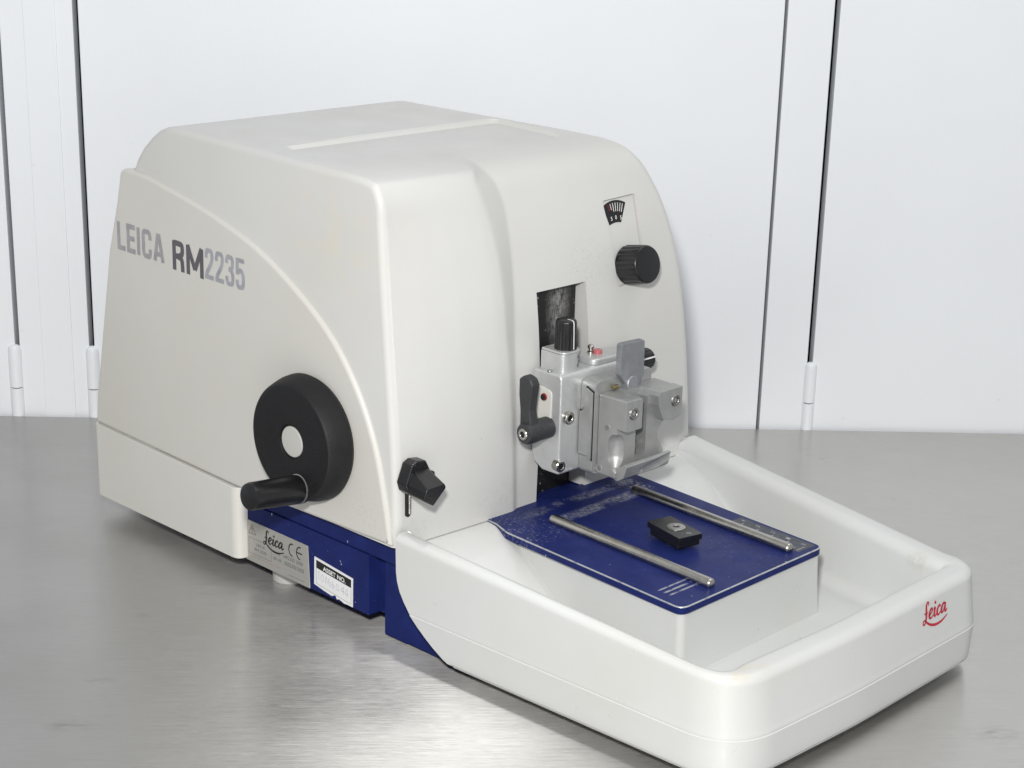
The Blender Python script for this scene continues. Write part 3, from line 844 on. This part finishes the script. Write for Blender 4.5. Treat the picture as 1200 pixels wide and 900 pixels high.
# clamping lever (charcoal)
bm = lathe([(0, 0), (7.2, 0), (7.2, 12.0), (6.6, 13), (0, 13)], (18, 116.8, 123), (0, -1, 0), 36)
merge(bm, lathe([(0, 12.6), (7.0, 12.6), (7.6, 13.6), (7.4, 20), (6.4, 22), (5.2, 22.4), (0, 22.4)], (18, 116.8, 123), (0, -1, 0), 36))
ap = fillet2d([(12.0, 120), (23.8, 120.5), (20.6, 139), (21.5, 147), (22.8, 156), (20.5, 160), (14.5, 161.5), (10.4, 158.5), (10.4, 148), (11.8, 138)], [2, 2, 4, 2, 3, 3, 3, 3, 2, 4], 5)
merge(bm, prism_y(ap, 96.5, 103.8, b=2.0, seg=3, ang=40))
lvr = part('clamping_lever', bm, M_leverblack, head, angle=45)
part('lever_screw', capscrew((18, 94.8, 123), (0, -1, 0), 3.9, 1.6), [M_steel, M_dark], head)
# screws on the front and bottom of the head
part('head_screw', capscrew((28.4, 123.2, 131), (1, 0, 0), 4.2, 3.4), [M_steel, M_dark], head)
part('head_screw', capscrew((25.0, 118.4, 98.5), (1, -.15, 0), 3.9, 5.5), [M_steel, M_dark], head)
part('guide_pin', cyl(2.0, (16, 119, 160), (0, 0, 1), .9, .3, 16), M_steel, head)
# intermediate plate with rounded corner and stepped side piece
ip = fillet2d([(135.5, 91), (191, 91), (191, 155.5), (135.5, 155.5)], [4, 4, 5, 6.5], 7)
bm = prism_x(ip, 28.7, 41.2, b=1.0, seg=2, ang=50)
bp = part('swivel_plate', bm, M_alu2, head, angle=40)
bm = prism(fillet2d([(29.6, 104), (37.4, 104), (40.2, 101.5), (40.2, 148), (34.4, 150.5), (33.0, 147), (33.0, 136), (31.0, 133.5), (29.6, 133.5)], .6, 2), -1, 1.7, frame((0, 135.5, 0), (1, 0, 0), (0, 0, 1), (0, -1, 0)), b=.4, seg=2)
part('dovetail_gap', prism([(28.9, 103.2), (37.4, 103.2), (40.7, 100.8), (40.7, 148.9), (34.2, 151.4), (32.2, 147.2), (32.2, 136.8), (30.6, 134.3), (28.9, 134.3)], -1, .35, frame((0, 135.5, 0), (1, 0, 0), (0, 0, 1), (0, -1, 0))), M_dark, head, smooth=False)
part('dovetail_strip', bm, M_alu2, head)

# ---- cassette clamp ------------------------------------------------------------------
cl = prism_x(fillet2d([(139.5, 92), (187, 92), (187, 102), (184, 107), (180.5, 112), (180.5, 117), (184, 121), (187.5, 124), (194.5, 128), (194.5, 147), (139.5, 147)], [1.2, 1, 1.5, 2, 2.5, 2.5, 2, 2, 1.5, 2, 1.2], 5), 41.4, 58, b=.8, seg=2, ang=40)
bossL = prism_x(fillet2d([(139.5, 126), (155.2, 126), (155.2, 147.2), (139.5, 147.2)], .8, 2), 57, 66, b=.9, seg=2, ang=40)
bossR = prism_x(fillet2d([(176, 127.5), (186, 124.5), (194.5, 127), (194.5, 147.2), (170, 147.2), (171, 138)], .8, 2), 57, 66, b=.9, seg=2, ang=40)
cl = boolean(cl, [bossL], 'UNION')
cl = boolean(cl, [bossR], 'UNION')
slotc = box(49, 70, 158.0, 168.2, 103.5, 150)
rad = cyl(11.5, (70, 163.3, 153.5), (-1, 0, 0), 21, .01, 40)
shaft = lathe([(0, -12), (5.3, -12), (5.3, 6), (0, 6)], (52.6, 138, 116), (0, .0, 1), 28)
bowl = lathe([(0, 95), (.6, 95.4), (6.2, 104), (6.6, 106), (6.6, 115.5), (6.0, 118.6), (4.4, 121), (2.2, 122.3), (0, 122.6)], (57.2, 140.6, 0), (0, 0, 1), 40)
for f in bowl.faces: f.material_index = 1
cl = boolean(cl, [slotc, rad, bowl])
bmesh.ops.remove_doubles(cl, verts=cl.verts, dist=.01)
bmesh.ops.dissolve_limit(cl, angle_limit=math.radians(1.5), verts=cl.verts, edges=cl.edges, delimit={'MATERIAL'})
bevel(cl, .3, 2, 45)
lip = bmesh.new()
sec = [(50, 92), (58.5, 90.2), (63.5, 93.5), (66.8, 102.4), (64.0, 103.4), (58.2, 99), (50, 98.5)]
lip = prism_y(fillet2d(sec, .7, 2), 141.5, 186, b=.5, seg=2, ang=25)
scoop = lathe([(0, -14), (8.5, -14), (6.5, 30), (0, 30)], (70.2, 170, 94.5), (.1, .96, .28), 40)
for f in scoop.faces: f.material_index = 1
lip = boolean(lip, [scoop])
merge(cl, lip)
clamp = part('cassette_clamp', cl, [M_alu2, M_alubright], head, angle=25)
bm = capscrew((65.9, 146.4, 138.2), (1, 0, 0), 4.4, .9)
part('clamp_screw', bm, [M_screw, M_dark], head)
part('clamp_screw', capscrew((65.9, 187.4, 138.6), (1, 0, 0), 4.3, .9), [M_screw, M_dark], head)
for (x, z, r) in ((49.4, 125.8, 2.7), (43.8, 96.0, 2.7)):
    bm = lathe([(r - .9, -.4), (r - .9, .12), (r, .12), (r, -.4)], (x, 139.4, z), (0, -1, 0), 24)
    merge(bm, lathe([(0, .05), (r - .9, .05)], (x, 139.4, z), (0, -1, 0), 24), 1)
    part('dowel', bm, [M_alubright, M_screw], head)
part('slot_screw', cyl(1.7, (49.6, 164.6, 131.5), (1, 0, 0), 1.8, .4, 18), M_dark, head)
part('slot_ball', lathe([(0, 0), (2.6, .2), (3.4, 1.6), (2.2, 3.4), (0, 3.8)], (49.4, 163.0, 108.2), (1, 0, 0), 20), M_steel, head)
# grey release lever standing up behind the clamp
lp = fillet2d([(155, 157), (160, 150), (160, 143), (174, 143), (175.5, 151), (178, 156), (177.6, 177.6), (155, 178.4)], [2.5, 3, 1, 1, 3, 3, 2.5, 2.5], 5)
bm = prism_x(lp, 40.5, 45.6, b=1.0, seg=2, ang=40)
merge(bm, lathe([(0, 0), (5.4, 0), (5.4, 3), (4.8, 3.6), (0, 3.6)], (44, 165.5, 149.5), (1, 0, .1), 28))
part('release_lever', bm, M_lever, head, angle=40)
part('spring_clip', cyl(1.6, (43.5, 150, 149.4), (0, 1, 0), 5, .4, 14), simple('brass_clip', (.35, .30, .16), .35, 1), head)

# ---- blue clamp plate on its pedestal --------------------------------------------------
pp = fillet2d([(-2.5, 79), (12, 77.6), (26, 72.6), (30, 72.2), (182.5, 64.8), (181, 207.2), (11, 215.5), (-2.5, 216)], [0, 3, 3, 5, 7, 7, 3, 0], 7)
bm = bmesh.new()
def off(pts, d):
    out_ = []
    n_ = len(pts)
    for i in range(n_):
        p = Vector(pts[i][:2]); a = Vector(pts[i - 1][:2]); b = Vector(pts[(i + 1) % n_][:2])
        t1 = (p - a); t2 = (b - p)
        if t1.length < 1e-6: t1 = t2
        if t2.length < 1e-6: t2 = t1
        n1 = Vector((-t1.normalized().y, t1.normalized().x)); n2 = Vector((-t2.normalized().y, t2.normalized().x))
        nn = (n1 + n2).normalized()
        out_.append(p + nn * d)
    return out_
lv_ = [(0.5, 58.6, 0), (0, 59.0, 0), (0, 63.0, 0), (.2, 63.5, 1), (.75, 63.7, 1)]
rings = [[bm.verts.new((q.x, q.y, z)) for q in off(pp, d)] for (d, z, _) in lv_]
n = len(pp)
for (a, b), (_, _, mi) in zip(zip(rings, rings[1:]), lv_[1:]):
    for i in range(n):
        f = bm.faces.new((a[i], a[(i + 1) % n], b[(i + 1) % n], b[i])); f.material_index = mi
bm.faces.new(rings[-1]); bm.faces.new(list(reversed(rings[0])))
bmesh.ops.recalc_face_normals(bm, faces=bm.faces)
plate = part('clamp_plate', bm, [M_blueplate, M_worn], angle=50)
for (x0, y0, x1, y1) in ((32.5, 107.3, 175, 102.6), (31, 188.2, 173, 183.6)):
    d = Vector((x1 - x0, y1 - y0, 0)); L_ = d.length
    r = 3.7
    prof = [(0, 0)] + [(r * math.sin(a * math.pi / 12), r * .8 * (1 - math.cos(a * math.pi / 12))) for a in range(1, 7)]
    prof += [(rr, L_ - hh) for rr, hh in reversed(prof)]
    part('guide_rail', lathe(prof, (x0, y0, 65.6), d, 36), M_steel, plate)
    # thin bright wear line where the rail sits on the plate
# clamping block
bo = Vector((110, 141, 63.6))
bd = Vector((33.5, -7.5, 0)).normalized(); bs = Vector((-bd.y, bd.x, 0))
BMx = frame(bo, bd, bs, (0, 0, 1))
bm = prism(fillet2d([(-17.5, -9.5), (17.5, -9.5), (17.5, 9.5), (-17.5, 9.5)], 1.2, 3), 6.4, 10.2, BMx, b=.5, seg=2)
merge(bm, prism(fillet2d([(-15.0, -9.2), (16, -9.2), (16, 9.2), (-15.0, 9.2)], 2.2, 3), 2.2, 6.5, BMx, b=.4, seg=2))
cb = part('clamping_block', bm, M_blackgloss, plate)
part('block_washer', lathe([(0, 0), (6.6, 0), (6.6, 2.3), (0, 2.3)], tuple(BMx @ Vector((2, 0, 0.1))), (0, 0, 1), 32), M_screw, plate)
part('block_screw', lathe([(6.2, 9.6), (6.2, 10.5), (5.6, 10.9), (2.6, 10.9), (2.2, 10.4), (2.2, 9.6), (0, 9.6)], tuple(BMx @ Vector((.5, .6, 0))), (0, 0, 1), 32), M_screw, plate)
part('set_screw', lathe([(1.7, 9.9), (1.7, 10.3), (1.2, 10.35), (.9, 10.0), (0, 9.9)], tuple(BMx @ Vector((13.0, 1.5, 0))), (0, 0, 1), 20), M_screw, plate)
# engraved scale along the right edge
bm = q4([(112, 190.5), (176, 187.2), (176.5, 204.5), (112.5, 206.8)])
for k in range(0, 14):
    x = 116 + k * 4.4; y0 = 191.6 - (x - 116) * .052
    l_ = 8.5 if k % 3 == 1 else 4
    merge(bm, ribbon([[(x, y0, 1), (x + .1, y0 + l_, 1)]], .6), 1)
for k, s in enumerate('43210'):
    x = 119 + k * 13.2; y0 = 202 - (x - 116) * .052
    b_ = text(s, 0, 0, 1.9, 3.2, 0)
    b_.transform(Matrix.Translation((x, y0, 0)) @ Matrix.Rotation(math.radians(90), 4, 'Z'))
    merge(bm, b_, 1)
for f in bm.faces:
    zz = 63.78 if f.material_index == 0 else 63.86
    for v in f.verts: v.co.z = zz
def scalemat():
    t = NT('rubbed_scale_field'); v = t.coord()
    t.set(Base_Color=t.mix(t.ramp(t.noise(v, 300, 5, .7), .4, .65), (.022, .026, .045), (.07, .075, .09)), Roughness=.42)
    return t.m
part('scale', bm, [scalemat(), simple('worn_white_paint', (.42, .43, .44), .5)], plate, smooth=False)

# ---- waste tray ------------------------------------------------------------------------
def yo(x): return -2.5 + .030 * x            # left outer wall
def yr_(x): return 296 - .122 * x            # right outer wall
def zrim(x): return 75.0 - .046 * max(x, 0) if x < 235 else 75.0 - .046 * 235 - .03 * (x - 235)
def scoopz(x):
    tab = [(-5, 62.4), (3, 62.4), (10, 62.2), (17, 61.0), (24, 59), (31, 56.3), (43, 49), (55, 41.0), (66, 33.4), (76, 27), (85, 22.6), (93, 20), (103, 18.6), (115, 18), (400, 18)]
    return interp(tab, x)
corner = fillet2d([(10, yo(10)), (273.5, yo(262) + .5), (277.5, 120), (274, yr_(262)), (10, yr_(10))], [0, 40, 600, 28, 0], 18)
path = []
for k in range(0, 30): path.append(None)
outer = []
for k in range(0, 40):
    x = 2.5 + (corner[1].x - 2.5) * k / 40; outer.append(Vector((x, yo(x))))
cpts = [p for p in corner[1:-1]]
# resample the front part evenly
L_ = 0; outf = [cpts[0]]
tot = sum((b - a).length for a, b in zip(cpts, cpts[1:])); step = tot / 150
acc = 0
for a, b in zip(cpts, cpts[1:]):
    l = (b - a).length
    if l < 1e-6: continue
    while acc + l >= step * len(outf):
        f = (step * len(outf) - acc) / l
        outf.append(a.lerp(b, f))
        if len(outf) > 150: break
    acc += l
outer += outf
xe = cpts[-1].x
for k in range(1, 41):
    x = xe + (2.5 - xe) * k / 40; outer.append(Vector((x, yr_(x))))
NP = len(outer)
nin = []
for i in range(NP):
    a = outer[max(i - 1, 0)]; b = outer[min(i + 1, NP - 1)]
    d = (b - a).normalized(); nin.append(Vector((-d.y, d.x)))
# wall thickness along the path
th = []
for i, p in enumerate(outer):
    nx, ny = nin[i]
    wl, wf, wr = max(ny, 0), max(-nx, 0), max(-ny, 0)
    s_ = wl ** 2 + wf ** 2 + wr ** 2
    th.append((wl ** 2 * (14.0 - .012 * p.x) + wf ** 2 * 26 + wr ** 2 * 25) / max(s_, 1e-6))
for _ in range(6): th = [th[0]] + [(th[i - 1] + th[i] * 2 + th[i + 1]) / 4 for i in range(1, NP - 1)] + [th[-1]]
def rear_x(z):                     # the rear edge of the side walls slants away below
    return interp([(1.6, 53), (2.2, 50), (4, 46.5), (9, 38), (14, 30.8), (19, 24.6), (25, 18), (32, 12.0), (38, 8.0), (44, 5.6), (50, 4.4), (61, 3.4), (80, 3.2)], z)
bm = bmesh.new()
sections = []
for i, p in enumerate(outer):
    zr = zrim(p.x); T = th[i]; nn = nin[i]; zs = min(scoopz(p.x), zr - 9)
    zseam = 25.5
    ro, ri = min(6.5, T * .4), min(8, T * .38)
    nx_, ny_ = nin[i]
    dr = 5.0 * (1 - .7 * max(ny_, 0))
    od = lambda z_: .6 + dr * max(0, (z_ - zseam) / (zr - zseam))
    S_ = [(2.6, 1.6), (1.7, 2.2), (1.3, 4), (1.0, 9), (.8, 14), (.5, 19), (.25, zseam - 1.0), (.2, zseam - .5), (.68, zseam), (.5, zseam + .6), (od(zseam + 2), zseam + 2)]
    for z_ in (32, 38, 44, 50, zr - ro - 2): S_.append((od(min(z_, zr - ro - 2 + .01 * z_)), min(z_, zr - ro - 2 + .01 * z_)))
    for k in range(0, 9):
        a = math.pi / 2 * k / 8; S_.append((od(zr - ro) + ro * (1 - math.cos(a)), zr - ro * .95 + ro * .95 * math.sin(a)))
    S_.append((od(zr) * .5 + ro * .5 + (T - ri) * .5, zr + .15))
    for k in range(0, 9):
        a = math.pi / 2 * k / 8; S_.append((T - ri + ri * math.sin(a), zr - ri * (1 - math.cos(a))))
    S_.append((T + .7, (zr + zs) / 2 - 2))
    rf = 9 * min(1, max(.15, (zr - zs - 12) / 25))
    for k in range(0, 7):
        a = math.pi / 2 * k / 6; S_.append((T + 1.4 + rf * (1 - math.cos(a)), zs + rf - rf * math.sin(a)))
    S_.append((T + 1.6 + rf + 3, zs - .4))
    ring = []
    for (d, z) in S_:
        q = p + nn * d
        xm_ = rear_x(z)
        side_ = i < 40 or i >= NP - 41
        if side_ and q.x < xm_ and d < T * .75: q = Vector((xm_, (yo(xm_) if i < 40 else yr_(xm_)) + nn.y * d))
        ring.append(bm.verts.new((q.x, q.y, z)))
    sections.append(ring)
for a, b in zip(sections, sections[1:]):
    for k in range(len(a) - 1):
        try: bm.faces.new((a[k], a[k + 1], b[k + 1], b[k]))
        except ValueError: pass
ends = [[v.co.copy() for v in e[:-1]] for e in (sections[0], sections[-1])]
bmesh.ops.remove_doubles(bm, verts=bm.verts, dist=.02)
bmesh.ops.recalc_face_normals(bm, faces=bm.faces)
# rear end caps
for e, sy_ in zip(ends, (1, -1)): bm.faces.new([bm.verts.new((c.x + 1.5, c.y + sy_ * 1.2, c.z)) for c in e])
# underside
pl_ = [bm.verts.new((p.x + nin[i].x * 1.7, p.y + nin[i].y * 1.7, 1.6)) for i, p in enumerate(outer) if p.x > 52]
bm.faces.new(pl_)
# floor with the scoop rising to the hood
fl = bmesh.new()
NXF, NYF = 90, 60
g = []
for a in range(NXF + 1):
    x = -3 + (250 + 3) * a / NXF; row = []
    y0, y1 = yo(x) + 12.5, yr_(x) - 22
    if x > 232: y0 += (x - 232) * .8; y1 -= (x - 232) * .8
    for b in range(NYF + 1): row.append(fl.verts.new((x, y0 + (y1 - y0) * b / NYF, scoopz(x))))
    g.append(row)
for a in range(NXF):
    for b in range(NYF): fl.faces.new((g[a][b], g[a + 1][b], g[a + 1][b + 1], g[a][b + 1]))
bm.normal_update()
merge(bm, fl)
tray = part('waste_tray', bm, M_tray, angle=48, wn=False)
# pedestal under the plate
pe = bmesh.new()
pb = fillet2d([(5, 79), (182.5, 65.6), (181.2, 206.2), (5, 215)], [3, 5, 2.5, 3], 8)
lo = fillet2d([(5, 77), (184.5, 63.6), (183.2, 208.2), (5, 217)], [3, 6, 3, 3], 8)
pt = fillet2d([(5, 80), (180.8, 66.8), (179.4, 205.4), (5, 214)], [3, 5, 2.5, 3], 8)
rr_ = []
for f in (0, .06, .14, .25, .45, .7, 1.0):
    fl_ = (1 - f) ** 3 * .9
    z = 17.5 + (59.2 - 17.5) * f
    rr_.append([pe.verts.new((a.x * (1 - f) + b.x * f + (c.x - a.x) * fl_ * .6, a.y * (1 - f) + b.y * f + (c.y - a.y) * fl_ * .6, z)) for a, b, c in zip(pb, pt, lo)])
n = len(pb)
for a, b in zip(rr_, rr_[1:]):
    for i in range(n): pe.faces.new((a[i], a[(i + 1) % n], b[(i + 1) % n], b[i]))
pe.faces.new(rr_[-1])
bmesh.ops.recalc_face_normals(pe, faces=pe.faces)
part('pedestal', pe, M_tray, tray, angle=50, wn=False)
# red word mark on the front of the tray
lp_ = [p for p in outer]
def front_at(y):
    best = min(outf, key=lambda p: abs(p.y - y) + (100 if p.x < 200 else 0)); return best.x
bm = script_logo(0, 0, 28.5)
zc = 42.5
for v in bm.verts:
    y = 190.0 + v.co.x; zz = zc + 1.6 + v.co.y - v.co.x * .02
    # follow the curved front
    xs = None
    for a, b in zip(outf, outf[1:]):
        if a.x > 200 and (a.y - y) * (b.y - y) <= 0 and abs(b.y - a.y) > 1e-6:
            xs = a.x + (b.x - a.x) * (y - a.y) / (b.y - a.y)
    dz = 62.5 - 25.5
    v.co = Vector((xs - .6 - 5.0 * (zz - 25.5) / dz + .25 + v.co.z, y, zz))
part('lettering', bm, M_inkred, tray, smooth=False, label='red script word mark on tray front')

# ------------------------------------------------------------------ bench and cupboard
ang = math.atan2(.7257, .6880)
TB = empty('steel_bench', 'brushed stainless steel bench top under the microtome', 'bench', (-563, 67.3, -9), ang)
bm = box(-420, 1330, -1250, 0, -32, 0, 1.0, 2)
bt = obj('bench_top', bm, M_table, TB)
uv = bt.data.uv_layers.new(name='brush')
for lp in bt.data.loops:
    c = bt.data.vertices[lp.vertex_index].co; uv.data[lp.index].uv = (c.x, c.y)

CB = empty('cupboard', 'white painted cupboard front with narrow dark door gaps behind the bench', 'cupboard', (-563, 67.3, -9), ang)
W0 = 4.0
def slab(name, u0, u1, grooves=(), front=W0):
    pts = [(u0, front), (u1, front), (u1, front + 18), (u0, front + 18)]
    b_ = box(u0, u1, front, front + 18, -160, 640, 1.1, 2)
    for (a, c, d) in grooves: merge(b_, box(a, c, front - d, front + 2, -158, 638, min(.8, d * .8), 2))
    return obj(name, b_, M_wall, CB)
slab('door', -420, 14.6)
slab('stile', 18.0, 73.6, ((36, 60.5, 1.2),))
slab('door', 77.6, 635.8)
slab('stile', 638.3, 677.0)
slab('door', 681.6, 1330)
obj('carcass', box(-420, 1330, W0 + 60, W0 + 80, -160, 640), simple('dark_cupboard_interior', (.006, .006, .007), .8), CB)
for u_ in (14.0, 76.0, 680.6):
    b_ = lathe([(0, -60), (5.4, -60), (5.4, 23.4), (4.9, 23.8)], (u_, W0 + .5, 0), (0, 0, 1), 28)
    merge(b_, lathe([(4.9, 24.4), (5.4, 24.8), (5.4, 56), (4.6, 59), (2.6, 60.6), (0, 61)], (u_, W0 + .5, 0), (0, 0, 1), 28))
    obj('hinge', b_, M_wall, CB)

# ------------------------------------------------------------------ camera
cam = bpy.data.cameras.new('camera'); co = bpy.data.objects.new('camera', cam); COL.objects.link(co)
Rm = ((0.770704, 0.255532, -0.583711), (0.63428, -0.220168, 0.74109), (0.060858, -0.941398, -0.331763))
mw = Matrix(((Rm[0][0], -Rm[0][1], -Rm[0][2], .8513), (Rm[1][0], -Rm[1][1], -Rm[1][2], -.7501), (Rm[2][0], -Rm[2][1], -Rm[2][2], .5369), (0, 0, 0, 1)))
co.matrix_world = mw
cam.sensor_width = 36; cam.lens = 68.2374; cam.shift_x = -.211037; cam.shift_y = .063122
cam.clip_start = .02; cam.clip_end = 50
scene.camera = co

# ------------------------------------------------------------------ light
def area(name, loc, target, size, power, col=(1, 1, 1)):
    l = bpy.data.lights.new(name, 'AREA'); l.shape = 'DISK'; l.size = size; l.energy = power; l.color = col
    o = bpy.data.objects.new(name, l); COL.objects.link(o)
    o.location = loc
    o.rotation_euler = (Vector(target) - Vector(loc)).to_track_quat('-Z', 'Y').to_euler()
    return o
area('camera_flash', (.782, -.745, .68), (.0, .15, .12), .08, 12.8, (1, .985, .96))
area('ceiling_lamp', (.45, .80, 1.9), (.15, .1, 0), 1.1, 6, (1, .99, .97))
sl = bpy.data.lights.new('bench_glare_spot', 'SPOT'); sl.energy = 21; sl.spot_size = math.radians(15); sl.spot_blend = 1.0; sl.shadow_soft_size = .04; sl.color = (1, .99, .97)  # added narrow spot, no real lamp: makes the glare patch on the steel
so = bpy.data.objects.new('bench_glare_spot', sl); COL.objects.link(so); so.location = (.008, .063, 1.55)
so.rotation_euler = (Vector((.11, -.05, -.009)) - so.location).to_track_quat('-Z', 'Y').to_euler()
w = bpy.data.worlds.new('World'); scene.world = w; w.use_nodes = True
bg = w.node_tree.nodes['Background']; bg.inputs[0].default_value = (.95, .975, 1.0, 1); bg.inputs[1].default_value = .47

vs = scene.view_settings
vs.view_transform = 'Standard'; vs.look = 'None'; vs.exposure = .13; vs.gamma = 1; vs.use_curve_mapping = False
